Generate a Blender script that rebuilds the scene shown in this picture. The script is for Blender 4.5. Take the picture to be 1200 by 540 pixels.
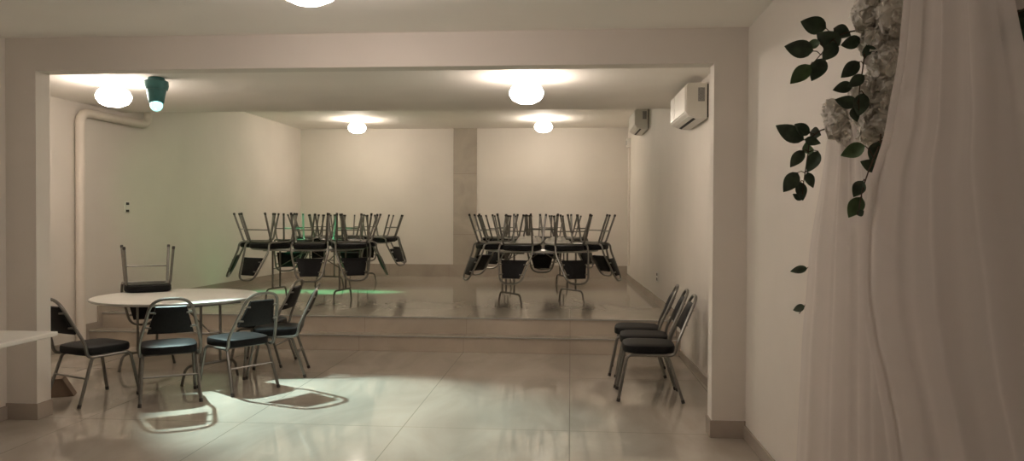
import bpy, bmesh, math, random
from mathutils import Vector, Matrix
PI = math.pi
R = math.radians
random.seed(7)
S = bpy.context.scene
COL = S.collection
for o in list(bpy.data.objects):
    bpy.data.objects.remove(o)

# ------------------------------------------------------------------ camera, world, exposure
CAM_F = 883.44 / 1200.0 * 36.0
cam_data = bpy.data.cameras.new('camera')
cam_data.sensor_width = 36.0
cam_data.sensor_fit = 'HORIZONTAL'
cam_data.lens = CAM_F
cam_data.clip_start = 0.05
cam = bpy.data.objects.new('camera', cam_data)
COL.objects.link(cam)
YAW, PITCH, ROLL = 0.0776, -0.0146, 0.0043
fwd = Vector((-math.sin(YAW) * math.cos(PITCH), math.cos(YAW) * math.cos(PITCH), math.sin(PITCH)))
rgt = Vector((math.cos(YAW), math.sin(YAW), 0))
up = rgt.cross(fwd)
r2 = rgt * math.cos(ROLL) + up * math.sin(ROLL)
u2 = up * math.cos(ROLL) - rgt * math.sin(ROLL)
cam.matrix_world = Matrix(((r2.x, u2.x, -fwd.x, 0), (r2.y, u2.y, -fwd.y, 0), (r2.z, u2.z, -fwd.z, 1.5), (0, 0, 0, 1)))
S.camera = cam

world = bpy.data.worlds.new('world')
S.world = world
world.use_nodes = True
world.node_tree.nodes['Background'].inputs[0].default_value = (0.9, 0.75, 0.6, 1)
world.node_tree.nodes['Background'].inputs[1].default_value = 0.02

S.view_settings.view_transform = 'Standard'
S.view_settings.look = 'None'
S.view_settings.gamma = 1.0
S.view_settings.use_curve_mapping = False
S.view_settings.exposure = 1.08

LAMP_NEAR, LAMP_FAR, LAMP_HALL = 20.0, 22.0, 24.0        # radiance of the ceiling domes
LAMP_COL, LAMP_COL_FAR, LAMP_COL_HALL = (1.0, 0.865, 0.755), (1.0, 0.88, 0.745), (1.0, 0.85, 0.775)
CYAN_W, GREEN_W, WASH_W = 420.0, 330.0, 34.0

# ------------------------------------------------------------------ materials
def new_mat(name):
    m = bpy.data.materials.new(name)
    m.use_nodes = True
    nt = m.node_tree
    return m, nt, nt.nodes['Principled BSDF']

def plain(name, col, rough=0.5, metal=0.0, noise=0.06, scale=20.0, spec=0.5):
    m, nt, b = new_mat(name)
    b.inputs['Roughness'].default_value = rough
    b.inputs['Metallic'].default_value = metal
    b.inputs['Specular IOR Level'].default_value = spec
    tc = nt.nodes.new('ShaderNodeTexCoord')
    n = nt.nodes.new('ShaderNodeTexNoise')
    n.inputs['Scale'].default_value = scale
    n.inputs['Detail'].default_value = 4
    nt.links.new(tc.outputs['Object'], n.inputs['Vector'])
    r = nt.nodes.new('ShaderNodeValToRGB')
    r.color_ramp.elements[0].position = 0.3
    r.color_ramp.elements[1].position = 0.7
    r.color_ramp.elements[0].color = (*[c * (1 - noise) for c in col], 1)
    r.color_ramp.elements[1].color = (*[min(1, c * (1 + noise)) for c in col], 1)
    nt.links.new(n.outputs['Fac'], r.inputs['Fac'])
    nt.links.new(r.outputs['Color'], b.inputs['Base Color'])
    return m

def marble(name, c0, c1, joint, rough, bw, bh, mortar=0.003, vertical=False, off=(0, 0, 0)):
    m, nt, b = new_mat(name)
    geo = nt.nodes.new('ShaderNodeNewGeometry')
    mp = nt.nodes.new('ShaderNodeMapping')
    mp.inputs['Location'].default_value = off
    if vertical:
        mp.inputs['Rotation'].default_value = (R(-90), 0, 0)
    nt.links.new(geo.outputs['Position'], mp.inputs['Vector'])
    n = nt.nodes.new('ShaderNodeTexNoise')
    n.inputs['Scale'].default_value = 1.6
    n.inputs['Detail'].default_value = 7
    n.inputs['Distortion'].default_value = 1.4
    st = nt.nodes.new('ShaderNodeMapping')
    st.inputs['Scale'].default_value = (1.0, 0.45, 1.0)
    nt.links.new(geo.outputs['Position'], st.inputs['Vector'])
    nt.links.new(st.outputs['Vector'], n.inputs['Vector'])
    r = nt.nodes.new('ShaderNodeValToRGB')
    r.color_ramp.elements[0].position = 0.32
    r.color_ramp.elements[1].position = 0.68
    r.color_ramp.elements[0].color = (*c0, 1)
    r.color_ramp.elements[1].color = (*c1, 1)
    nt.links.new(n.outputs['Fac'], r.inputs['Fac'])
    br = nt.nodes.new('ShaderNodeTexBrick')
    br.offset = 0.0
    br.inputs['Scale'].default_value = 1.0
    br.inputs['Brick Width'].default_value = bw
    br.inputs['Row Height'].default_value = bh
    br.inputs['Mortar Size'].default_value = mortar
    br.inputs['Mortar Smooth'].default_value = 0.2
    nt.links.new(mp.outputs['Vector'], br.inputs['Vector'])
    mx = nt.nodes.new('ShaderNodeMix')
    mx.data_type = 'RGBA'
    mx.inputs['B'].default_value = (*joint, 1)
    nt.links.new(br.outputs['Fac'], mx.inputs['Factor'])
    nt.links.new(r.outputs['Color'], mx.inputs['A'])
    nt.links.new(mx.outputs['Result'], b.inputs['Base Color'])
    b.inputs['Roughness'].default_value = rough
    b.inputs['Specular IOR Level'].default_value = 0.5
    bp = nt.nodes.new('ShaderNodeBump')
    bp.inputs['Strength'].default_value = 0.15
    bp.inputs['Distance'].default_value = 0.002
    bp.invert = True
    nt.links.new(br.outputs['Fac'], bp.inputs['Height'])
    nt.links.new(bp.outputs['Normal'], b.inputs['Normal'])
    return m

def emit_mat(name, col, strength):
    m, nt, b = new_mat(name)
    b.inputs['Base Color'].default_value = (0.9, 0.88, 0.84, 1)
    b.inputs['Emission Color'].default_value = (*col, 1)
    b.inputs['Emission Strength'].default_value = strength
    b.inputs['Roughness'].default_value = 0.3
    return m

def tulle_mat(name, col, opacity):
    m, nt, b = new_mat(name)
    out = nt.nodes['Material Output']
    tr = nt.nodes.new('ShaderNodeBsdfTransparent')
    df = nt.nodes.new('ShaderNodeBsdfDiffuse')
    tl = nt.nodes.new('ShaderNodeBsdfTranslucent')
    df.inputs['Color'].default_value = (*col, 1)
    tl.inputs['Color'].default_value = (*col, 1)
    a = nt.nodes.new('ShaderNodeMixShader')
    a.inputs[0].default_value = 0.45
    nt.links.new(df.outputs[0], a.inputs[1])
    nt.links.new(tl.outputs[0], a.inputs[2])
    mix = nt.nodes.new('ShaderNodeMixShader')
    lw = nt.nodes.new('ShaderNodeLayerWeight')
    lw.inputs['Blend'].default_value = 0.35
    ma = nt.nodes.new('ShaderNodeMath')
    ma.operation = 'MULTIPLY_ADD'
    ma.inputs[1].default_value = 0.10
    ma.inputs[2].default_value = opacity
    ma.use_clamp = True
    nt.links.new(lw.outputs['Facing'], ma.inputs[0])
    nt.links.new(ma.outputs[0], mix.inputs[0])
    nt.links.new(tr.outputs[0], mix.inputs[1])
    nt.links.new(a.outputs[0], mix.inputs[2])
    nt.links.new(mix.outputs[0], out.inputs['Surface'])
    nt.nodes.remove(b)
    return m

M = {}
M['wall'] = plain('wall_paint', (0.75, 0.70, 0.63), 0.6, 0, 0.035, 1.3)
M['ceil'] = plain('ceiling_paint', (0.92, 0.875, 0.81), 0.75, 0, 0.03, 1.0)
M['floor'] = marble('floor_tile', (0.36, 0.315, 0.265), (0.47, 0.42, 0.355), (0.25, 0.215, 0.175), 0.06, 1.2, 1.8, 0.004, off=(0, 0.05, 0))
M['stage'] = marble('stage_tile', (0.38, 0.335, 0.275), (0.48, 0.43, 0.36), (0.28, 0.24, 0.19), 0.10, 1.2, 0.6, 0.003, off=(0, 0.1, 0))
M['riser'] = marble('riser_tile', (0.42, 0.36, 0.29), (0.50, 0.435, 0.355), (0.33, 0.28, 0.225), 0.2, 1.2, 3.0, 0.003, vertical=True)
M['skirt'] = marble('skirting_tile', (0.39, 0.335, 0.28), (0.46, 0.40, 0.335), (0.31, 0.265, 0.22), 0.25, 1.2, 3.0, 0.003, vertical=True)
M['strip'] = marble('strip_tile', (0.40, 0.355, 0.295), (0.50, 0.445, 0.37), (0.27, 0.23, 0.19), 0.25, 3.0, 1.2, 0.003, vertical=True)
M['steel'] = plain('steel_tube', (0.215, 0.205, 0.185), 0.36, 0.8, 0.08, 30)
M['dark_steel'] = plain('dark_steel_tube', (0.20, 0.185, 0.165), 0.4, 0.85, 0.08, 30)
M['vinyl'] = plain('black_vinyl', (0.010, 0.0095, 0.010), 0.5, 0, 0.25, 60, 0.14)
M['rubber'] = plain('dark_rubber', (0.045, 0.04, 0.036), 0.7)
M['laminate'] = plain('white_laminate', (0.74, 0.72, 0.66), 0.32, 0, 0.02, 8)
M['edge'] = plain('grey_edge_band', (0.45, 0.44, 0.41), 0.35, 0.4)
M['plastic'] = plain('white_plastic', (0.78, 0.75, 0.69), 0.35, 0, 0.02, 5)
M['slot'] = plain('dark_slot', (0.02, 0.02, 0.02), 0.6)
M['sticker'] = plain('grey_sticker', (0.30, 0.29, 0.28), 0.6, 0, 0.5, 260)
M['pipe'] = plain('painted_pipe', (0.74, 0.675, 0.59), 0.5, 0, 0.02, 5)
M['leaf'] = plain('silk_leaf', (0.062, 0.10, 0.06), 0.42, 0, 0.35, 25)
M['leaf_light'] = plain('light_silk_leaf', (0.10, 0.18, 0.075), 0.5, 0, 0.3, 25)
M['stem'] = plain('brown_stem', (0.09, 0.06, 0.035), 0.7)
M['petal'] = plain('white_silk_petal', (0.92, 0.89, 0.82), 0.8, 0, 0.04, 30, 0.2)
_nt = M['petal'].node_tree
_tl = _nt.nodes.new('ShaderNodeBsdfTranslucent')
_tl.inputs['Color'].default_value = (0.92, 0.89, 0.82, 1)
_mx = _nt.nodes.new('ShaderNodeMixShader')
_mx.inputs[0].default_value = 0.3
_nt.links.new(_nt.nodes['Principled BSDF'].outputs[0], _mx.inputs[1])
_nt.links.new(_tl.outputs[0], _mx.inputs[2])
_nt.links.new(_mx.outputs[0], _nt.nodes['Material Output'].inputs['Surface'])
M['cloth'] = plain('white_cloth', (0.82, 0.79, 0.73), 0.85, 0, 0.03, 30)
M['card'] = plain('brown_card', (0.20, 0.14, 0.095), 0.8, 0, 0.1, 12)
M['teal'] = plain('teal_housing', (0.06, 0.19, 0.19), 0.4, 0.2)
M['tulle'] = tulle_mat('white_tulle', (0.82, 0.77, 0.725), 0.74)
M['tulle_soft'] = tulle_mat('soft_tulle', (0.82, 0.77, 0.725), 0.42)
M['lens'] = emit_mat('cyan_lens', (0.32, 1.0, 0.95), 0.9)
M['dome_near'] = emit_mat('dome_glass_near', LAMP_COL, LAMP_NEAR)
M['dome_far'] = emit_mat('dome_glass_far', LAMP_COL_FAR, LAMP_FAR)
M['dome_hall'] = emit_mat('dome_glass_hall', LAMP_COL_HALL, LAMP_HALL)

# ------------------------------------------------------------------ helpers
def link(name, me, mat, parent=None):
    o = bpy.data.objects.new(name, me)
    if mat is not None:
        me.materials.clear()
        me.materials.append(mat)
    COL.objects.link(o)
    if parent is not None:
        o.parent = parent
    return o

def build(name, bm, mat, parent=None, smooth=True, bevel=0.0):
    bmesh.ops.recalc_face_normals(bm, faces=bm.faces)
    me = bpy.data.meshes.new(name)
    bm.to_mesh(me)
    bm.free()
    if smooth:
        for p in me.polygons:
            p.use_smooth = True
        me.set_sharp_from_angle(angle=R(38))
    o = link(name, me, mat, parent)
    if bevel:
        md = o.modifiers.new('bevel', 'BEVEL')
        md.width = bevel
        md.segments = 2
        md.limit_method = 'ANGLE'
    return o

def tag(o, label=None, cat=None, group=None, kind=None):
    if label: o['label'] = label
    if cat: o['category'] = cat
    if group: o['group'] = group
    if kind: o['kind'] = kind
    return o

def empty(name, loc=(0, 0, 0), rot=(0, 0, 0)):
    o = bpy.data.objects.new(name, None)
    o.empty_display_size = 0.1
    o.location = loc
    o.rotation_euler = rot
    COL.objects.link(o)
    return o

def kids(o):
    return [c for c in COL.objects if c.parent is o]

def copy_tree(o, parent=None):
    c = o.copy()
    COL.objects.link(c)
    c.parent = parent
    for ch in kids(o):
        copy_tree(ch, c)
    return c

def add_box(bm, x0, x1, y0, y1, z0, z1):
    v = [bm.verts.new(p) for p in ((x0, y0, z0), (x1, y0, z0), (x1, y1, z0), (x0, y1, z0), (x0, y0, z1), (x1, y0, z1), (x1, y1, z1), (x0, y1, z1))]
    for f in ((0, 3, 2, 1), (4, 5, 6, 7), (0, 1, 5, 4), (1, 2, 6, 5), (2, 3, 7, 6), (3, 0, 4, 7)):
        bm.faces.new([v[i] for i in f])
    return v

def add_prism(bm, pts, z0, z1):          # pts: polygon in XY
    a = [bm.verts.new((x, y, z0)) for x, y in pts]
    b = [bm.verts.new((x, y, z1)) for x, y in pts]
    n = len(pts)
    bm.faces.new(a[::-1])
    bm.faces.new(b)
    for i in range(n):
        bm.faces.new((a[i], a[(i + 1) % n], b[(i + 1) % n], b[i]))

def add_extrude(bm, pts, d):             # pts: planar 3D polygon, d: extrusion vector
    d = Vector(d)
    a = [bm.verts.new(Vector(p)) for p in pts]
    b = [bm.verts.new(Vector(p) + d) for p in pts]
    n = len(pts)
    bm.faces.new(a[::-1])
    bm.faces.new(b)
    for i in range(n):
        bm.faces.new((a[i], a[(i + 1) % n], b[(i + 1) % n], b[i]))

def fillet(pts, r, n=5):
    pts = [Vector(p) for p in pts]
    out = [pts[0]]
    for i in range(1, len(pts) - 1):
        p, a, b = pts[i], pts[i - 1] - pts[i], pts[i + 1] - pts[i]
        q = r[i] if isinstance(r, (list, tuple)) else r
        d = min(q, a.length * 0.49, b.length * 0.49)
        s, e = p + a.normalized() * d, p + b.normalized() * d
        for k in range(n + 1):
            t = k / n
            out.append(s * (1 - t) ** 2 + p * 2 * t * (1 - t) + e * t * t)
    out.append(pts[-1])
    return out

def add_tube(bm, pts, r, seg=8, r_end=None):
    pts = [Vector(p) for p in pts]
    n = len(pts)
    t0 = (pts[1] - pts[0]).normalized()
    ref = Vector((0, 0, 1)) if abs(t0.z) < 0.9 else Vector((1, 0, 0))
    u = t0.cross(ref).normalized()
    rings = []
    for i, p in enumerate(pts):
        if i == 0: t = t0
        elif i == n - 1: t = (pts[-1] - pts[-2]).normalized()
        else: t = ((pts[i + 1] - p).normalized() + (p - pts[i - 1]).normalized()).normalized()
        u = (u - t * u.dot(t)).normalized()
        w = t.cross(u)
        rr = r if r_end is None else r + (r_end - r) * i / (n - 1)
        rings.append([bm.verts.new(p + (u * math.cos(2 * PI * k / seg) + w * math.sin(2 * PI * k / seg)) * rr) for k in range(seg)])
    for i in range(n - 1):
        for k in range(seg):
            bm.faces.new((rings[i][k], rings[i][(k + 1) % seg], rings[i + 1][(k + 1) % seg], rings[i + 1][k]))
    bm.faces.new(rings[0][::-1])
    bm.faces.new(rings[-1])

def add_lathe(bm, prof, seg=32, c=(0, 0, 0)):
    c = Vector(c)
    rings = []
    for r, z in prof:
        if r < 1e-5:
            rings.append([bm.verts.new(c + Vector((0, 0, z)))])
        else:
            rings.append([bm.verts.new(c + Vector((r * math.cos(2 * PI * k / seg), r * math.sin(2 * PI * k / seg), z))) for k in range(seg)])
    for a, b in zip(rings, rings[1:]):
        for k in range(seg):
            k2 = (k + 1) % seg
            if len(a) == 1 and len(b) == 1: continue
            if len(a) == 1: bm.faces.new((a[0], b[k], b[k2]))
            elif len(b) == 1: bm.faces.new((a[k], a[k2], b[0]))
            else: bm.faces.new((a[k], a[k2], b[k2], b[k]))
    if len(rings[0]) > 1: bm.faces.new(rings[0][::-1])
    if len(rings[-1]) > 1: bm.faces.new(rings[-1])

def struct(name, bm, mat, smooth=False):
    o = build(name, bm, mat, None, smooth)
    o['kind'] = 'structure'
    return o

def box_struct(name, mat, *b):
    bm = bmesh.new()
    add_box(bm, *b)
    return struct(name, bm, mat)

# ------------------------------------------------------------------ setting
YF, YFB = 5.286, 5.437          # front and back of the dividing wall
ZH, ZC, ZS = 2.580, 2.822, 3.295
XL, XR = -4.178, 1.2076         # front hall
XPL, XPR = -3.941, 0.978        # opening
Y1, Y2, YB = 8.419, 8.660, 14.81
H1, H2 = 0.1764, 0.360
YE = 9.078                      # where the ceiling rises over the stage
def xright(y): return 1.272 + (1.100 - 1.272) * (y - YFB) / (YB - YFB)
def xleft(y): return -5.745 + (-5.418 + 5.745) * (y - YFB) / (YB - YFB)

box_struct('floor', M['floor'], -6.4, 2.0, -4.6, Y1 + 0.05, -0.2, 0.0)
bm = bmesh.new()
add_box(bm, -6.4, 2.0, -4.6, YE, ZC, ZC + 0.12)
add_box(bm, -6.4, 2.0, YE - 0.12, YE, ZC + 0.12, ZS + 0.12)
add_box(bm, -6.4, 2.0, YE, YB + 0.3, ZS, ZS + 0.12)
struct('ceiling', bm, M['ceil'])
box_struct('wall_back', M['wall'], -6.4, 2.0, YB, YB + 0.2, 0, ZS)
bm = bmesh.new()
add_prism(bm, [(xleft(YFB), YFB), (xleft(YB), YB), (xleft(YB) - 0.4, YB), (xleft(YFB) - 0.2, YFB)], 0, ZS)
struct('wall_left', bm, M['wall'])
bm = bmesh.new()
add_prism(bm, [(xright(YFB), YFB), (1.55, YFB), (1.55, YB), (xright(YB), YB)], 0, ZS)
struct('wall_right', bm, M['wall'])
bm = bmesh.new()
add_prism(bm, [(-6.4, YF), (XPL, YF), (XPL, YFB), (-6.4, YFB)], 0, ZC)
add_prism(bm, [(XPR, YF), (1.55, YF), (1.55, YFB), (XPR, YFB)], 0, ZC)
add_box(bm, XPL, XPR, YF, YFB, ZH, ZC)
struct('wall_divider', bm, M['wall'])
box_struct('wall_hall_left', M['wall'], XL - 0.15, XL, -4.5, YF, 0, ZC)
box_struct('wall_hall_right', M['wall'], XR, XR + 0.15, -4.5, YF, 0, ZC)
box_struct('wall_hall_rear', M['wall'], -4.4, 1.5, -4.6, -4.5, 0, ZC)

# stage platform and lower step
bm = bmesh.new()
add_prism(bm, [(xleft(Y2), Y2), (xright(Y2), Y2), (xright(YB), YB), (xleft(YB), YB)], 0, H2)
o = struct('stage_platform', bm, M['stage'])
o.data.materials.append(M['riser'])
for p in o.data.polygons:
    if abs(p.normal.z) < 0.5: p.material_index = 1
bm = bmesh.new()
add_prism(bm, [(xleft(Y1), Y1), (xright(Y1), Y1), (xright(Y2), Y2), (xleft(Y2), Y2)], 0, H1)
o = struct('stage_step', bm, M['stage'])
o.data.materials.append(M['riser'])
for p in o.data.polygons:
    if abs(p.normal.z) < 0.5: p.material_index = 1
# thin nosing lines of the two steps
bm = bmesh.new()
add_box(bm, xleft(Y2) + 0.01, xright(Y2) - 0.01, Y2 - 0.010, Y2, H2 - 0.012, H2 + 0.002)
struct('trim_1', bm, M['edge'])
bm = bmesh.new()
add_box(bm, xleft(Y1) + 0.01, xright(Y1) - 0.01, Y1 - 0.010, Y1, H1 - 0.012, H1 + 0.002)
struct('trim_2', bm, M['edge'])

# skirtings
box_struct('baseboard_back', M['skirt'], xleft(YB), xright(YB), YB - 0.02, YB, H2, H2 + 0.243)
box_struct('trim_3', M['strip'], -2.318, -1.853, YB - 0.016, YB, H2 + 0.243, ZS)
box_struct('trim_4', M['wall'], -2.345, -2.318, YB - 0.022, YB, H2 + 0.243, ZS)
def side_skirt(name, fx, sgn, segs):
    bm = bmesh.new()
    for y0, y1, z0, z1 in segs:
        add_prism(bm, [(fx(y0), y0), (fx(y1), y1), (fx(y1) + sgn * 0.014, y1), (fx(y0) + sgn * 0.014, y0)], z0, z1)
    struct(name, bm, M['skirt'])
side_skirt('baseboard_right', xright, -1, [(YFB, Y1, 0, 0.075), (Y1, Y2, H1, H1 + 0.075), (Y2, YB - 0.02, H2, H2 + 0.10)])
side_skirt('baseboard_left', xleft, 1, [(YFB, Y1 - 0.08, 0, 0.09), (Y1 - 0.08, Y2 - 0.08, 0, H1 + 0.08), (Y2 - 0.08, Y2, 0, H2 + 0.09), (Y2, YB - 0.02, H2, H2 + 0.11)])
bm = bmesh.new()
add_box(bm, XPR - 0.012, XR, YF - 0.012, YF, 0, 0.118)
add_box(bm, XPR - 0.012, XPR, YF, YFB, 0, 0.118)
add_box(bm, XL, XPL + 0.012, YF - 0.012, YF, 0, 0.118)
add_box(bm, XPL, XPL + 0.012, YF, YFB, 0, 0.118)
struct('baseboard_divider', bm, M['skirt'])
box_struct('baseboard_hall_right', M['skirt'], XR - 0.014, XR, -4.5, YF - 0.012, 0, 0.09)
box_struct('baseboard_hall_left', M['skirt'], XL, XL + 0.014, -4.5, YF - 0.012, 0, 0.10)

# ------------------------------------------------------------------ chair
SEAT_TOP = 0.47
def sq_ring(hw, hd, n=28, p=4.0, front=1.0):
    out = []
    for k in range(n):
        a = 2 * PI * k / n
        c, s = math.cos(a), math.sin(a)
        x = math.copysign(abs(c) ** (2 / p), c) * hw
        y = math.copysign(abs(s) ** (2 / p), s) * hd
        x *= 1 + 0.03 * (y / hd) * front
        out.append((x, y))
    return out

def seat_bm():
    bm = bmesh.new()
    lay = [(0.90, 0.397), (0.985, 0.402), (1.0, 0.414), (1.0, 0.446), (0.975, 0.459), (0.90, 0.466), (0.6, 0.470)]
    rings = []
    for s, z in lay:
        rings.append([bm.verts.new((x * s, y * s, z)) for x, y in sq_ring(0.205, 0.205)])
    for a, b in zip(rings, rings[1:]):
        for k in range(len(a)):
            bm.faces.new((a[k], a[(k + 1) % len(a)], b[(k + 1) % len(a)], b[k]))
    bm.faces.new(rings[0][::-1])
    bm.faces.new(rings[-1])
    return bm

def back_pt(x, z, off=0.0):              # a point of the raked back plane (slight curve)
    t = (z - 0.47) / 0.39
    y = -0.205 - 0.155 * t - 0.012 * (1 - (x / 0.17) ** 2)
    return Vector((x, y + off, z - off * -0.35))

def pad_bm():
    bm = bmesh.new()
    nx, nz = 10, 8
    def grid(off):
        g = []
        for j in range(nz + 1):
            z = 0.58 + (0.80 - 0.58) * j / nz
            hw = 0.161 + (0.105 - 0.161) * j / nz
            row = []
            for i in range(nx + 1):
                u = -1 + 2 * i / nx
                v = -1 + 2 * j / nz
                f = max(0, (1 - abs(u) ** 4)) * max(0, (1 - abs(v) ** 4))
                row.append(bm.verts.new(back_pt(u * hw, z, off * (0.35 + 0.65 * f))))
            g.append(row)
        return g
    a, b = grid(0.034), grid(-0.016)
    for g in (a, b):
        for j in range(nz):
            for i in range(nx):
                bm.faces.new((g[j][i], g[j][i + 1], g[j + 1][i + 1], g[j + 1][i]))
    edge = lambda g: [g[0][i] for i in range(nx)] + [g[j][nx] for j in range(nz)] + [g[nz][nx - i] for i in range(nx)] + [g[nz - j][0] for j in range(nz)]
    ea, eb = edge(a), edge(b)
    for k in range(len(ea)):
        k2 = (k + 1) % len(ea)
        bm.faces.new((ea[k], ea[k2], eb[k2], eb[k]))
    return bm

def make_chair():
    root = empty('banquet_chair')
    build('seat', seat_bm(), M['vinyl'], root)
    pad = build('backrest', pad_bm(), M['vinyl'], root)
    for s in (-1, 1):
        for z in (0.635, 0.755):
            bm = bmesh.new()
            hw = 0.161 + (0.105 - 0.161) * (z - 0.58) / 0.22
            p0, p1 = back_pt(s * (hw - 0.012), z, -0.012), back_pt(s * (hw + 0.032), z, -0.004)
            add_tube(bm, [p0, p1], 0.0085, 6)
            c = build('clip', bm, M['steel'], pad)
    hoop = []
    for s in (-1, 1):
        side = [Vector((s * 0.198, 0.02, 0.386)), Vector((s * 0.210, -0.192, 0.389)), back_pt(s * 0.216, 0.49), back_pt(s * 0.132, 0.864)]
        hoop.append(side)
    pts = hoop[0] + hoop[1][::-1]
    rad = [0, 0.09, 0.05, 0.105, 0.105, 0.05, 0.09, 0]
    bm = bmesh.new()
    add_tube(bm, fillet(pts, rad, 7), 0.0125, 8)
    build('back_frame', bm, M['steel'], root)
    bm = bmesh.new()
    for s in (-1, 1):
        add_tube(bm, [(s * 0.185, -0.12, 0.385), (s * 0.185, 0.12, 0.385)], 0.012, 8)
    for y in (-0.12, 0.12):
        add_tube(bm, [(-0.185, y, 0.387), (0.185, y, 0.387)], 0.009, 6)
    build('seat_frame', bm, M['steel'], root)
    for s in (-1, 1):
        for f in (-1, 1):
            bm = bmesh.new()
            top, foot = (0.172, 0.240) if f > 0 else (0.140, 0.256)
            add_tube(bm, fillet([(s * 0.185, f * 0.08, 0.385), (s * 0.188, f * top, 0.383), (s * 0.212, f * foot, 0.012)], 0.05, 5), 0.0125, 8)
            leg = build('leg', bm, M['steel'], root)
            bm = bmesh.new()
            d = Vector((s * 0.024, f * (foot - top), -0.371)).normalized()
            e = Vector((s * 0.212, f * foot, 0.012))
            add_tube(bm, [e - d * 0.018, e + d * 0.0095], 0.0138, 8)
            build('rubber_foot', bm, M['rubber'], leg)
    bm = bmesh.new()
    add_tube(bm, [(-0.199, -0.193, 0.222), (0.199, -0.193, 0.222)], 0.008, 6)
    build('stretcher', bm, M['steel'], root)
    return root

chair0 = make_chair()
used = [False]
CH_SC = 1.06
def chair(x, y, deg, label, group, z=0.0, flip=False):
    o = chair0 if not used[0] else copy_tree(chair0)
    used[0] = True
    o.scale = (CH_SC, CH_SC, 1.0)
    if flip:
        o.location = (x, y, z + SEAT_TOP)
        o.rotation_euler = (0, PI, R(deg - 90))
    else:
        o.location = (x, y, z)
        o.rotation_euler = (0, 0, R(deg - 90))
    tag(o, label, 'chair', group)
    return o

# chairs on the hall floor round the near table
G1 = 'chairs round the white table on the hall floor'
chair(-3.93, 5.95, 66, 'black padded chair beside the left pillar, leftmost at the near round table', G1)
chair(-3.335, 6.03, 122, 'black padded chair with its back to the viewer, before the near round table', G1)
chair(-2.925, 6.44, 147, 'black padded chair turned left at the right front edge of the near round table', G1)
chair(-2.815, 7.07, 195, 'black padded chair in side view, rightmost at the near round table', G1)
chair(-3.17, 7.56, 182, 'black padded chair half hidden behind the rightmost chair of the near round table', G1)
# three in a row by the right wall
G2 = 'row of three chairs by the right wall'
chair(0.662, 6.47, 178, 'black padded chair facing left by the right wall, nearest of the row of three', G2)
chair(0.672, 6.97, 176, 'black padded chair facing left by the right wall, middle of the row of three', G2)
chair(0.655, 7.47, 174, 'black padded chair facing left by the right wall, farthest of the row of three', G2)

# ------------------------------------------------------------------ round folding tables
TOP = 0.745
def make_round_table(leg_off=(0.0, 0.0), half=0.50, skew=0.0):
    root = empty('round_table')
    bm = bmesh.new()
    r = 0.765
    add_lathe(bm, [(0, TOP - 0.026), (r - 0.012, TOP - 0.026), (r - 0.006, TOP - 0.022), (r - 0.006, TOP - 0.004), (r - 0.012, TOP), (0, TOP)], 72)
    build('tabletop', bm, M['laminate'], root)
    bm = bmesh.new()
    add_lathe(bm, [(r - 0.0065, TOP - 0.024), (r, TOP - 0.021), (r + 0.001, TOP - 0.0125), (r, TOP - 0.004), (r - 0.0065, TOP - 0.002)], 72)
    bm2 = bm
    build('edge_band', bm2, M['edge'], root)
    bm = bmesh.new()
    ox, oy = leg_off
    for s in (-1, 1):
        x = ox + s * half
        add_box(bm, x - 0.03, x + 0.03, oy - 0.30, oy + 0.30, TOP - 0.052, TOP - 0.026)
    add_box(bm, ox - half, ox + half, oy - 0.03, oy + 0.03, TOP - 0.048, TOP - 0.026)
    build('under_frame', bm, M['dark_steel'], root)
    for s in (-1, 1):
        x = ox + s * half
        bm = bmesh.new()
        add_tube(bm, fillet([(x, oy - 0.29, 0.0), (x, oy - 0.25, 0.165), (x, oy + 0.25, 0.165), (x, oy + 0.29, 0.0)], [0, 0.06, 0.06, 0], 6), 0.0125, 8)
        for q in (-0.10, 0.10):
            add_tube(bm, [(x, oy + q, 0.165), (x, oy + q, TOP - 0.04)], 0.0125, 8)
        lg = build('leg', bm, M['dark_steel'], root)
        bm = bmesh.new()
        add_tube(bm, [(ox + s * 0.05, oy, TOP - 0.06), (x, oy + 0.0, 0.44)], 0.007, 6)
        add_tube(bm, [(x, oy - 0.10, 0.44), (x, oy + 0.10, 0.44)], 0.007, 6)
        build('brace', bm, M['dark_steel'], root)
    return root

t1 = make_round_table((0.075, -0.05), 0.53)
t1.location = (-3.81, 7.06, 0)
t1.rotation_euler = (0, 0, R(-30))
tag(t1, 'round white folding table on the hall floor with one upturned chair on it', 'table')
stage_base = make_round_table()
def stage_table(x, y, deg, label, first=[True]):
    o = stage_base if first[0] else copy_tree(stage_base)
    first[0] = False
    o.location = (x, y, H2)
    o.rotation_euler = (0, 0, R(deg))
    tag(o, label, 'table', 'round tables on the stage')
TL, TL2, TR, TR2 = (-3.62, 10.22), (-3.90, 12.9), (-0.39, 10.22), (-0.62, 13.0)
stage_table(*TL, -8, 'left stage table nearest the step, upturned chairs over its rim')
stage_table(*TL2, 72, 'round table at the back left of the stage, behind another table loaded with chairs')
stage_table(*TR, 36, 'round table on the right of the stage, with white cloths among its upturned chairs')
stage_table(*TR2, 20, 'round table at the back right of the stage, hidden behind the table with white cloths')

chair(-4.36, 7.47, -56, 'lone upturned black chair on the round white table of the hall floor', G1, TOP, True)

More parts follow.
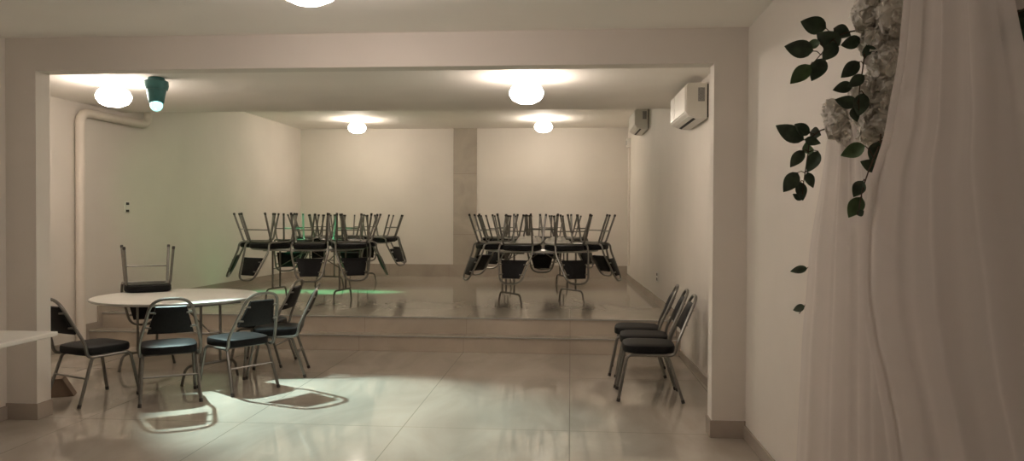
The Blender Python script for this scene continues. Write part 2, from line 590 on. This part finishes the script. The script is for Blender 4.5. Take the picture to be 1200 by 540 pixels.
def ring(c, angs, rad, where, group, names):
    for a, n in zip(angs, names):
        if isinstance(a, tuple):
            chair(c[0] + a[0], c[1] + a[1], a[2], 'upturned black chair %s' % n, group, H2 + TOP, True)
            continue
        x, y = c[0] + rad * math.cos(R(a)), c[1] + rad * math.sin(R(a))
        chair(x, y, a + 180, 'upturned black chair %s' % n, group, H2 + TOP, True)
RAD = 0.685
ring(TL, (196, 243, (0.25, -0.645, 106), (0.70, -0.44, 120), 20, 72, 128), RAD, '', 'upturned chairs on the near left stage table',
     ('leftmost on the front left stage table, back hoop narrow',
      'at the front left of the front left stage table, second from left',
      'at the front middle of the front left stage table, back facing us',
      'at the front right of the front left stage table',
      'at the right rear of the front left stage table',
      'at the far rim of the front left stage table',
      'at the left rear of the front left stage table'))
ring(TL2, (345, 35, 85, 137, 187, 237, 290), RAD, '', 'upturned chairs on the back left stage table',
     ('at the right end of the left cluster, back hanging against the wall',
      'on the right rear rim of the back left stage table',
      'on the far rim of the back left stage table',
      'on the far left rim of the back left stage table',
      'on the left rim of the back left stage table',
      'on the front left rim of the back left stage table',
      'on the front rim of the back left stage table'))
ring(TR, (152, 204, 251, 297, 344, 32, 92), RAD, '', 'upturned chairs on the near right stage table',
     ('at the left rear of the front right stage table',
      'at the left end of the right cluster, its back seen edge-on',
      'at the front left of the front right stage table, back facing us',
      'at the front right of the front right stage table, back facing us',
      'at the right end of the right cluster, its back edge-on',
      'at the right rear of the front right stage table',
      'at the rear of the front right stage table, behind white cloths'))
ring(TR2, (180, 231, 281, 331, 22, 74, 127), RAD, '', 'upturned chairs on the back right stage table',
     ('on the left rim of the back right stage table',
      'on the front left rim of the back right stage table',
      'on the front rim of the back right stage table',
      'on the front right rim of the back right stage table',
      'on the right rim of the back right stage table',
      'on the far rim of the back right stage table',
      'on the far left rim of the back right stage table'))

# crumpled table cloths
def crumple(name, c, rx, ry, h, seed, label):
    rnd = random.Random(seed)
    ph = [rnd.uniform(0, 6.28) for _ in range(8)]
    bm = bmesh.new()
    n, mrows = 40, 14
    rows = []
    for j in range(mrows + 1):
        t = j / mrows
        row = []
        for k in range(n):
            a = 2 * PI * k / n
            rr = (1 - t) * (1 + 0.12 * math.sin(3 * a + ph[0]) + 0.07 * math.sin(7 * a + ph[1]))
            z = h * (1 - (1 - t) ** 5) * (1 + 0.16 * math.sin(4 * a + 6 * t + ph[2]) + 0.08 * math.sin(9 * a - 5 * t + ph[3]))
            row.append(bm.verts.new((rx * rr * math.cos(a), ry * rr * math.sin(a), max(0.0, z))))
        rows.append(row)
    for a, b in zip(rows[:-1], rows[1:-1]):
        for k in range(n):
            bm.faces.new((a[k], a[(k + 1) % n], b[(k + 1) % n], b[k]))
    top = bm.verts.new((0, 0, h))
    last = rows[-2]
    for k in range(n):
        bm.faces.new((last[k], last[(k + 1) % n], top))
    for v in rows[-1]: bm.verts.remove(v)
    bm.faces.new(rows[0][::-1])
    o = build(name, bm, M['cloth'])
    o.location = c
    tag(o, label, 'tablecloth', 'white cloths on the right stage table')
crumple('tablecloth', (TR[0] - 0.185, TR[1] + 0.02, H2 + TOP), 0.215, 0.22, 0.145, 1, 'crumpled white tablecloth heaped on the right stage table, left of the pair')
crumple('tablecloth', (TR[0] + 0.215, TR[1] + 0.03, H2 + TOP), 0.19, 0.21, 0.135, 2, 'crumpled white tablecloth heaped on the right stage table, right of the pair')

# ------------------------------------------------------------------ near left table (only its corner shows)
tb = empty('folding_table', (-3.775, 3.85, 0))
bm = bmesh.new()
add_box(bm, -0.385, 0.385, -0.90, 0.90, 0.715, 0.745)
o = build('tabletop', bm, M['laminate'], tb, True, 0.006)
for sy in (-1, 1):
    bm = bmesh.new()
    y = sy * 0.42
    add_tube(bm, fillet([(-0.26, y, 0.0), (-0.26, y, 0.69), (0.12, y, 0.69), (0.12, y, 0.0)], 0.05, 5), 0.0125, 8)
    add_box(bm, -0.30, 0.18, y - 0.02, y + 0.02, 0.695, 0.716)
    build('leg', bm, M['dark_steel'], tb)
tag(tb, 'white tabletop corner in front of the left pillar at the photo edge', 'table')

# small brown carton behind the left pillar
bm = bmesh.new()
add_box(bm, -0.10, 0.10, -0.07, 0.07, 0.0, 0.155)
for v in bm.verts:
    if v.co.z > 0.1: v.co.x = v.co.x * 0.55 - 0.045
o = build('carton', bm, M['card'], None, True, 0.004)
o.location = (-4.27, 6.03, 0)
o.rotation_euler = (0, 0, R(25))
tag(o, 'small brown carton on the floor just behind the left pillar', 'box')

# ------------------------------------------------------------------ ceiling lamps
def dome_lamp(x, y, z, mat, label, r=0.16):
    root = empty('ceiling_lamp', (x, y, z))
    bm = bmesh.new()
    add_lathe(bm, [(0, 0), (0.075, 0), (0.078, -0.012), (0.064, -0.03), (0.058, -0.06), (0, -0.06)], 32)
    build('lamp_base', bm, M['plastic'], root)
    bm = bmesh.new()
    prof = [(0.062, -0.058), (0.10, -0.068), (r * 0.86, -0.095), (r, -0.14), (r * 0.97, -0.175), (r * 0.80, -0.215), (r * 0.45, -0.242), (0, -0.25)]
    add_lathe(bm, prof, 32)
    build('lamp_shade', bm, mat, root)
    tag(root, label, 'ceiling lamp', 'white dome ceiling lamps')
dome_lamp(-1.32, 3.70, ZC, M['dome_hall'], 'glowing dome lamp on the hall ceiling, cut off by the top of the picture')
dome_lamp(-4.42, 7.0, ZC, M['dome_near'], 'glowing dome lamp on the ceiling above the round table, beside the cyan spotlight')
dome_lamp(-0.415, 7.0, ZC, M['dome_near'], 'large glowing dome lamp on the ceiling in front of the right stage table')
dome_lamp(-3.86, 13.4, ZS, M['dome_far'], 'distant glowing dome lamp on the stage ceiling above the left tables')
dome_lamp(-0.49, 13.4, ZS, M['dome_far'], 'distant glowing dome lamp on the stage ceiling above the right tables')

# ------------------------------------------------------------------ cyan spotlight
sp = empty('disco_spotlight', (-3.905, 6.85, ZC))
bm = bmesh.new()
add_lathe(bm, [(0, 0), (0.070, 0), (0.075, -0.02), (0.107, -0.035), (0.110, -0.075), (0.100, -0.115), (0, -0.115)], 32)
build('mount', bm, M['teal'], sp)
bm = bmesh.new()
add_lathe(bm, [(0, -0.11), (0.090, -0.112), (0.080, -0.16), (0.068, -0.235), (0.058, -0.245), (0, -0.245)], 32)
build('housing', bm, M['teal'], sp)
bm = bmesh.new()
bmesh.ops.create_uvsphere(bm, u_segments=24, v_segments=14, radius=0.056, matrix=Matrix.Translation((0.012, -0.02, -0.262)))
build('lens', bm, M['lens'], sp)
bm = bmesh.new()
add_tube(bm, fillet([(-0.10, 0, -0.05), (-0.20, 0.05, -0.03), (-0.42, 0.13, -0.02)], 0.08, 5), 0.006, 6)
build('power_cord', bm, M['plastic'], sp)
tag(sp, 'dark teal disco spotlight on the ceiling throwing a cyan beam on the floor', 'spotlight')

def spot(name, loc, target, power, col, size, blend, radius, scale=(1, 1, 1)):
    d = bpy.data.lights.new(name, 'SPOT')
    d.energy = power
    d.color = col
    d.spot_size = size
    d.spot_blend = blend
    d.shadow_soft_size = radius
    o = bpy.data.objects.new(name, d)
    COL.objects.link(o)
    dirv = (Vector(target) - Vector(loc)).normalized()
    o.location = loc
    o.rotation_euler = dirv.to_track_quat('-Z', 'Y').to_euler()
    o.scale = scale
    return o
LP = Vector((-3.88, 6.80, 2.44))
spot('cyan_beam', LP, (-2.02, 5.85, 0.0), CYAN_W, (0.72, 1.0, 0.95), R(50), 0.6, 0.03)
spot('unseen_green_beam', (-3.9, 10.55, 3.25), (-4.0, 11.42, 0.36), GREEN_W, (0.10, 1.0, 0.42), R(54), 0.3, 0.02, (1.0, 0.25, 1.0))  # added light with no fixture, hidden under the stage ceiling, for the green floor strip
spot('green_wash', LP + Vector((-0.06, 0.06, 0)), (-5.4, 12.2, 1.2), WASH_W, (0.5, 1.0, 0.4), R(56), 1.0, 0.03)

# ------------------------------------------------------------------ air conditioners
def air_conditioner(y0, y1, z0, z1, label):
    xm = lambda y: xright(y)
    root = empty('air_conditioner', (xright(y0), y0, z0))
    L, Hh, Dp = y1 - y0, z1 - z0, 0.205
    ang = math.atan2(xright(y1) - xright(y0), L)
    root.rotation_euler = (0, 0, -ang)
    # local: x from wall (0) to room (-Dp), y along wall
    prof = [(-0.012, 0.0), (-0.10, 0.0), (-0.185, 0.034), (-Dp, 0.055), (-Dp, Hh - 0.03), (-Dp + 0.02, Hh), (-0.012, Hh)]
    bm = bmesh.new()
    add_extrude(bm, [(x, 0, z) for x, z in prof], (0, L, 0))
    build('body', bm, M['plastic'], root, True, 0.006)
    bm = bmesh.new()
    add_box(bm, -0.012, 0.0, 0.012, L - 0.012, 0.015, Hh - 0.01)
    build('wall_plate', bm, M['slot'], root)
    bm = bmesh.new()
    for ya, yb in ((0.006, L * 0.70), (L * 0.70 + 0.02, L - 0.006)):
        add_extrude(bm, [(-Dp - 0.008, ya, 0.065), (-Dp - 0.008, ya, Hh - 0.03), (-Dp, ya, Hh - 0.03), (-Dp, ya, 0.065)], (0, yb - ya, 0))
    build('front_panel', bm, M['plastic'], root)
    bm = bmesh.new()
    add_box(bm, -Dp - 0.003, -Dp + 0.001, L * 0.70, L * 0.70 + 0.02, 0.065, Hh - 0.03)
    build('panel_gap', bm, M['slot'], root)
    # outlet slot and louvre under the front
    d = Vector((-0.085, 0, 0.034)).normalized()
    nrm = Vector((-0.371, 0, -0.928))
    a = Vector((-0.108, 0.05, 0.0032))
    bm = bmesh.new()
    add_extrude(bm, [a, a + d * 0.024, a + d * 0.024 + nrm * 0.003, a + nrm * 0.003], (0, L - 0.10, 0))
    build('air_outlet', bm, M['slot'], root)
    bm = bmesh.new()
    a = a + d * 0.03
    add_extrude(bm, [a, a + d * 0.04, a + d * 0.04 + nrm * 0.006, a + nrm * 0.006], (0, L - 0.10, 0))
    build('louvre', bm, M['plastic'], root)
    bm = bmesh.new()
    add_box(bm, -0.095, -0.035, -0.0015, 0.0, Hh * 0.48, Hh * 0.86)
    build('sticker', bm, M['sticker'], root)
    tag(root, label, 'air conditioner', 'wall air conditioners')
air_conditioner(6.98, 7.86, 2.425, 2.752, 'white split air conditioner high on the right wall, nearer and larger one')
air_conditioner(11.45, 12.33, 2.865, 3.175, 'white split air conditioner on the right wall, smaller and farther above the stage')

# isolator box with conduit near the back right corner
ib = empty('switch_box', (xright(14.3), 14.3, 2.86))
bm = bmesh.new()
add_box(bm, -0.07, 0.0, -0.06, 0.06, 0.0, 0.17)
build('case', bm, M['plastic'], ib, True, 0.006)
bm = bmesh.new()
add_box(bm, -0.074, -0.066, -0.035, 0.035, 0.045, 0.125)
build('switch_cover', bm, M['sticker'], ib)
bm = bmesh.new()
add_tube(bm, [(-0.012, 0, 0.0), (-0.012, 0, -2.22)], 0.011, 6)
build('conduit', bm, M['pipe'], ib)
tag(ib, 'white switch box with thin conduit down the back right corner', 'switch box')

# ------------------------------------------------------------------ drain pipe on the left wall
bm = bmesh.new()
px = xleft(8.2) + 0.068
add_tube(bm, fillet([(px, 8.2, 0.0), (px, 8.2, 2.71), (px + 0.05, 9.5, 2.71), (px + 0.05, 9.5, ZS)], [0, 0.16, 0.14, 0], 8), 0.052, 16)
o = build('drain_pipe', bm, M['pipe'])
tag(o, 'painted pipe up the left wall bending back below the ceiling', 'pipe')

# ------------------------------------------------------------------ switch and outlets
def plate(name, x, y, z, sgn, label, holes, w=0.075, h=0.12):
    root = empty(name, (x, y, z))
    bm = bmesh.new()
    a, b = sorted((0, sgn * 0.016))
    add_box(bm, a, b, -w / 2, w / 2, 0, h)
    build('cover_plate', bm, M['plastic'], root, True, 0.003)
    for zz, hh in holes:
        bm = bmesh.new()
        a, b = sorted((sgn * 0.015, sgn * 0.019))
        add_box(bm, a, b, -w * 0.32, w * 0.32, zz, zz + hh)
        build('socket' if name == 'wall_outlet' else 'rocker', bm, M['slot'], root)
    tag(root, label, 'outlet' if name == 'wall_outlet' else 'light switch')
plate('light_switch', xleft(9.15), 9.15, 1.565, 1, 'light switch with two dark rockers on the left wall above the table', ((0.008, 0.030), (0.098, 0.032)), 0.10, 0.14)
plate('wall_outlet', xright(10.3), 10.3, 0.665, -1, 'outlet plate on the right wall of the stage above the skirting', ((0.02, 0.035), (0.085, 0.035)), 0.13, 0.13)
plate('wall_outlet', xright(6.72), 6.72, 0.385, -1, 'outlet plate low on the right wall beside the row of three chairs', ((0.02, 0.03), (0.085, 0.03)), 0.13, 0.13)

# ------------------------------------------------------------------ tulle drapes
def interp(tab, z):
    for (z0, v0), (z1, v1) in zip(tab, tab[1:]):
        if z0 >= z >= z1:
            t = (z0 - z) / (z0 - z1)
            t = t * t * (3 - 2 * t) * 0.4 + t * 0.6
            return v0 + (v1 - v0) * t
    return tab[-1][1]
def drape_layer(name, parent, mat, far, near, x0, amp, freq, seed, nz=70, nu=150):
    rnd = random.Random(seed)
    ph = [rnd.uniform(0, 6.28) for _ in range(6)]
    bm = bmesh.new()
    zt, zb = far[0][0], far[-1][0]
    rows = []
    for j in range(nz + 1):
        z = zt + (zb - zt) * j / nz
        yf, yn = interp(far, z), interp(near, z)
        row = []
        for i in range(nu + 1):
            u = i / nu
            y = yf + (yn - yf) * u
            g = 0.5 + 0.5 * (j / nz)
            w = math.sin(2 * PI * freq * u + ph[0] + 0.25 * math.sin(1.1 * z + ph[1])) + 0.35 * math.sin(2 * PI * freq * 2.3 * u + ph[2] + 0.2 * math.sin(1.3 * z + ph[3])) + 0.05 * math.sin(2 * PI * freq * 4.9 * u + ph[4])
            x = x0 + amp * g * w
            y += 0.012 * math.sin(2 * PI * freq * 1.4 * u + ph[5] + z)
            row.append(bm.verts.new((min(x, 1.19), y, z)))
        rows.append(row)
    for a, b in zip(rows, rows[1:]):
        for i in range(nu):
            bm.faces.new((a[i], a[i + 1], b[i + 1], b[i]))
    o = build(name, bm, mat, parent)
    for p in o.data.polygons: p.use_smooth = True
    return o
dn = empty('tulle_drape', (1.02, 2.1, 0))
far_edge = [(2.82, 2.30), (2.175, 2.397), (2.025, 2.424), (1.80, 2.513), (1.613, 2.648), (1.437, 2.712), (1.273, 2.715), (1.118, 2.656), (0.978, 2.558), (0.842, 2.486), (0.744, 2.451), (0.02, 2.30)]
near_edge = [(2.82, 1.90), (2.10, 1.84), (1.71, 1.72), (1.3, 1.55), (0.6, 1.35), (0.02, 1.25)]
def shift(t, d): return [(z, y + d) for z, y in t]
L1 = drape_layer('tulle_panel', dn, M['tulle'], far_edge, near_edge, 1.01, 0.007, 3.5, 1)
L2 = drape_layer('tulle_panel', dn, M['tulle_soft'], shift(far_edge, -0.04), near_edge, 1.065, 0.007, 4, 2)
L3 = drape_layer('tulle_panel', dn, M['tulle_soft'], shift(far_edge, -0.10), near_edge, 1.11, 0.010, 4, 5)
L4 = drape_layer('tulle_edge_strip', dn, M['tulle'], shift(far_edge, 0.0), shift(far_edge, -0.06), 1.004, 0.003, 1.0, 8, 70, 16)  # extra strip doubling the far edge, added to make that edge lighter
for L in (L1, L2, L3, L4): L.location = (-1.02, -2.1, 0)
tag(dn, 'large white tulle drape hanging from the ceiling at the right edge, nearest the viewer', 'drape', 'white tulle drapes')
df = empty('tulle_drape', (1.1, 3.2, 0))
far2 = [(1.93, 3.17), (1.80, 3.24), (1.34, 3.45), (0.9, 3.55), (0.37, 3.62), (0.02, 3.66)]
near2 = [(1.93, 2.92), (1.80, 2.80), (1.34, 2.65), (0.9, 2.6), (0.37, 2.55), (0.02, 2.5)]
L1 = drape_layer('tulle_panel', df, M['tulle'], far2, near2, 1.055, 0.010, 3, 3)
L2 = drape_layer('tulle_panel', df, M['tulle_soft'], shift(far2, -0.05), near2, 1.10, 0.009, 4, 4)
for L in (L1, L2): L.location = (-1.1, -3.2, 0)
tag(df, 'narrower white tulle drape gathered under white flowers along the right wall, farther one', 'drape', 'white tulle drapes')

# ------------------------------------------------------------------ silk flowers
def bloom_bm(c, r, seed):
    rnd = random.Random(seed)
    bm = bmesh.new()
    N = 60
    for i in range(N):
        z = 1 - 2 * (i + 0.5) / N
        a = i * 2.39996 + rnd.uniform(-0.3, 0.3)
        q = math.sqrt(max(0, 1 - z * z))
        n = Vector((q * math.cos(a), q * math.sin(a), z))
        t = n.orthogonal().normalized()
        t.rotate(Matrix.Rotation(rnd.uniform(0, 6.28), 3, n))
        b = n.cross(t)
        rr = r * rnd.uniform(0.72, 1.05)
        s = r * rnd.uniform(0.34, 0.50)
        tilt = rnd.uniform(-0.5, 0.5)
        base = Vector(c) + n * rr * 0.72
        grid = []
        for j in range(4):
            row = []
            for k in range(5):
                u, v = (k / 4 - 0.5) * 2, j / 3
                wd = s * (0.45 + 0.75 * math.sin(PI * min(1, v * 0.9 + 0.12)))
                p = base + t * (u * wd * 0.75) + b * ((v - 0.35) * s * 1.3) + n * (rr * 0.16 * (v * v + tilt * v) - 0.12 * s * u * u + 0.16 * s * math.sin(5 * u + 4 * v + i))
                row.append(bm.verts.new(p))
            grid.append(row)
        for j in range(3):
            for k in range(4):
                bm.faces.new((grid[j][k], grid[j][k + 1], grid[j + 1][k + 1], grid[j + 1][k]))
    bmesh.ops.create_icosphere(bm, subdivisions=2, radius=r * 0.66, matrix=Matrix.Translation(c))
    return bm

def garland(name, blooms, stem_pts, label):
    root = empty(name, blooms[0][0])
    inv = -Vector(blooms[0][0])
    for i, (c, r) in enumerate(blooms):
        o = build('bloom', bloom_bm(c, r, 11 + i), M['petal'], root)
        o.location = inv
    bm = bmesh.new()
    add_tube(bm, fillet(stem_pts, 0.1, 4), 0.010, 6)
    o = build('stem', bm, M['stem'], root)
    o.location = inv
    tag(root, label, 'flowers', 'white silk flower garlands')
GB = [((1.10, 2.83, 2.44), .085), ((1.12, 2.75, 2.32), .085), ((1.06, 2.80, 2.235), .075), ((1.115, 2.72, 2.21), .08), ((1.075, 2.77, 2.135), .07), ((1.13, 2.76, 2.09), .075), ((1.075, 2.70, 2.045), .07), ((1.115, 2.72, 1.98), .075),
      ((1.035, 2.76, 1.955), .07), ((1.085, 2.74, 1.915), .072), ((1.045, 2.77, 1.885), .07), ((1.095, 2.73, 1.85), .07), ((1.055, 2.76, 1.815), .06)]
garland('flower_garland', GB, [(1.15, 2.80, 2.82), (1.13, 2.78, 2.4), (1.12, 2.75, 2.1), (1.10, 2.75, 1.85), (1.06, 2.70, 1.55)], 'thick garland of white silk flowers hanging beside the large tulle drape')
GC = [((1.035, 3.06, 1.925), .062), ((1.085, 3.03, 1.90), .065), ((1.03, 3.02, 1.865), .06), ((1.075, 3.08, 1.86), .06), ((1.07, 3.0, 1.835), .055)]
garland('flower_cluster', GC, [(1.2, 3.03, 1.93), (1.10, 3.04, 1.90), (1.05, 3.03, 1.86)], 'small white silk flower cluster at the top of the farther drape')

LEAVES = {
'U': [(0.929, 2.853, 2.205, 0.829, 2.824, 2.224), (0.885, 2.856, 2.123, 0.776, 2.837, 2.138), (0.899, 2.824, 2.146, 0.859, 2.863, 2.146), (0.984, 2.87, 2.146, 0.879, 2.801, 2.175), (0.962, 2.834, 2.145, 0.909, 2.826, 2.082), (0.922, 2.848, 2.095, 0.893, 2.9, 2.021), (0.874, 2.849, 2.071, 0.811, 2.884, 2.009), (0.948, 2.829, 2.199, 1.021, 2.864, 2.179)],
'G': [(1.035, 2.802, 2.148, 0.961, 2.793, 2.129), (1.015, 2.70, 2.107, 1.040, 2.69, 2.038), (0.989, 2.69, 2.048, 0.931, 2.70, 1.996), (0.968, 2.69, 1.969, 0.907, 2.71, 1.955), (0.994, 2.66, 1.996, 0.945, 2.67, 1.959), (0.98, 2.68, 1.901, 0.915, 2.71, 1.922), (1.0, 2.68, 1.938, 0.98, 2.67, 1.858), (0.965, 2.68, 1.89, 0.98, 2.68, 1.84)],
'L': [(0.918, 3.068, 1.819, 0.801, 3.039, 1.874), (0.943, 3.076, 1.847, 0.874, 3.044, 1.879), (0.928, 3.026, 1.845, 0.99, 3.088, 1.841), (0.911, 3.033, 1.819, 0.966, 3.014, 1.8), (0.935, 3.046, 1.76, 0.933, 3.097, 1.812), (0.909, 3.038, 1.776, 0.865, 3.063, 1.711), (0.966, 3.043, 1.773, 0.927, 3.051, 1.69), (0.892, 3.055, 1.69, 0.832, 3.035, 1.612), (0.907, 3.074, 1.654, 0.914, 3.058, 1.579), (0.935, 3.076, 1.692, 0.956, 3.068, 1.63), (0.917, 3.079, 1.583, 0.882, 3.086, 1.607)],
'R': [(0.977, 2.6, 1.75, 0.911, 2.637, 1.721), (1.037, 2.648, 1.769, 1.022, 2.656, 1.694), (1.037, 2.624, 1.675, 0.984, 2.66, 1.703), (0.972, 2.60, 1.634, 0.956, 2.641, 1.581), (0.972, 2.61, 1.58, 0.940, 2.64, 1.511), (0.950, 2.59, 1.52, 0.975, 2.60, 1.534)],
'T': [(1.144, 3.749, 1.271, 1.065, 3.755, 1.253), (1.13, 3.738, 1.086, 1.065, 3.70, 1.071)],
'W': [(1.051, 1.839, 1.973, 1.024, 1.851, 1.989), (1.046, 1.876, 1.983, 1.023, 1.839, 1.893), (1.025, 1.833, 1.984, 1.091, 1.897, 1.96), (1.023, 1.833, 1.968, 1.069, 1.871, 1.932)],
}
def leaf_bm(base, tip, width, twist, seed):
    rnd = random.Random(seed)
    base, tip = Vector(base), Vector(tip)
    d = tip - base
    L = d.length
    d.normalize()
    view = (Vector((0, 0, 1.6)) - base)                 # blade faces roughly into the room
    side = d.cross(view.normalized()).normalized()
    side.rotate(Matrix.Rotation(twist, 3, d))
    nrm = side.cross(d)
    bm = bmesh.new()
    n = 9
    rows = []
    for i in range(n + 1):
        t = i / n
        w = width * (math.sin(PI * t ** 0.80)) ** 0.85 * (1 - 0.12 * t) if 0 < t < 1 else 0.0006
        c = base + d * (L * t) - nrm * (0.10 * L * math.sin(PI * t))
        rows.append([bm.verts.new(c + side * (s * w) + nrm * (abs(s) * w * 0.28) + nrm * th) for th in (0.0006, -0.0006) for s in (-1, -0.5, 0, 0.5, 1)])
    for a, b in zip(rows, rows[1:]):
        for o in (0, 5):
            for k in range(4):
                bm.faces.new((a[o + k], a[o + k + 1], b[o + k + 1], b[o + k]))
        bm.faces.new((a[0], b[0], b[5], a[5]))
        bm.faces.new((a[4], b[4], b[9], a[9]))
    return bm
def spray(key, stem, widths, label, light=()):
    ls = LEAVES[key]
    root = empty('leaf_spray', stem[0])
    off = -Vector(stem[0])
    pts = fillet(stem, 0.04, 5)
    bm = bmesh.new()
    add_tube(bm, pts, 0.0032, 6, 0.0018)
    for l in ls:                                         # each leaf stalk reaches the nearest point of the stem
        b = Vector(l[:3])
        q = min(pts, key=lambda p: (p - b).length)
        if (q - b).length > 0.004:
            mid = (q + b) / 2 + Vector((0, 0, 0.006))
            add_tube(bm, [q, mid, b], 0.0018, 5)
    o = build('stem', bm, M['stem'], root)
    o.location = off
    for i, l in enumerate(ls):
        Ln = (Vector(l[3:]) - Vector(l[:3])).length
        w = min(0.036, max(0.013, Ln * widths))
        o = build('leaf', leaf_bm(l[:3], l[3:], w, random.uniform(-0.35, 0.35), i), M['leaf_light'] if i in light else M['leaf'], root)
        o.location = off
    tag(root, label, 'leaves', 'green leaf sprays in the drape flowers')
spray('U', [(1.06, 2.82, 2.19), (1.0, 2.85, 2.19), (0.95, 2.85, 2.165), (0.92, 2.85, 2.12), (0.885, 2.85, 2.08)], 0.33, 'big green leaf spray reaching left from the top of the white garland', (2, 6))
spray('G', [(1.06, 2.76, 2.13), (1.015, 2.71, 2.10), (1.0, 2.69, 2.02), (0.985, 2.68, 1.95), (0.985, 2.68, 1.87)], 0.34, 'dark green leaves tucked into the front of the white garland')
spray('L', [(1.04, 3.04, 1.87), (0.97, 3.05, 1.855), (0.935, 3.05, 1.82), (0.93, 3.06, 1.75), (0.92, 3.07, 1.66), (0.915, 3.07, 1.60)], 0.31, 'drooping green leaf spray hanging left of the small flower cluster', (4,))
spray('R', [(1.07, 2.71, 1.80), (1.045, 2.65, 1.76), (1.0, 2.62, 1.68), (0.972, 2.61, 1.60), (0.958, 2.60, 1.53)], 0.34, 'dark leaves below the white garland against the large drape edge', (0, 4))
spray('T', [(1.19, 3.66, 1.42), (1.15, 3.74, 1.28), (1.14, 3.74, 1.10), (1.105, 3.74, 1.05)], 0.26, 'two leaf tips poking out behind the far drape against the wall')
spray('W', [(1.19, 1.88, 2.02), (1.06, 1.85, 2.0), (1.03, 1.835, 1.985), (1.022, 1.835, 1.95)], 0.30, 'dark leaf spray at the upper right edge of the picture')
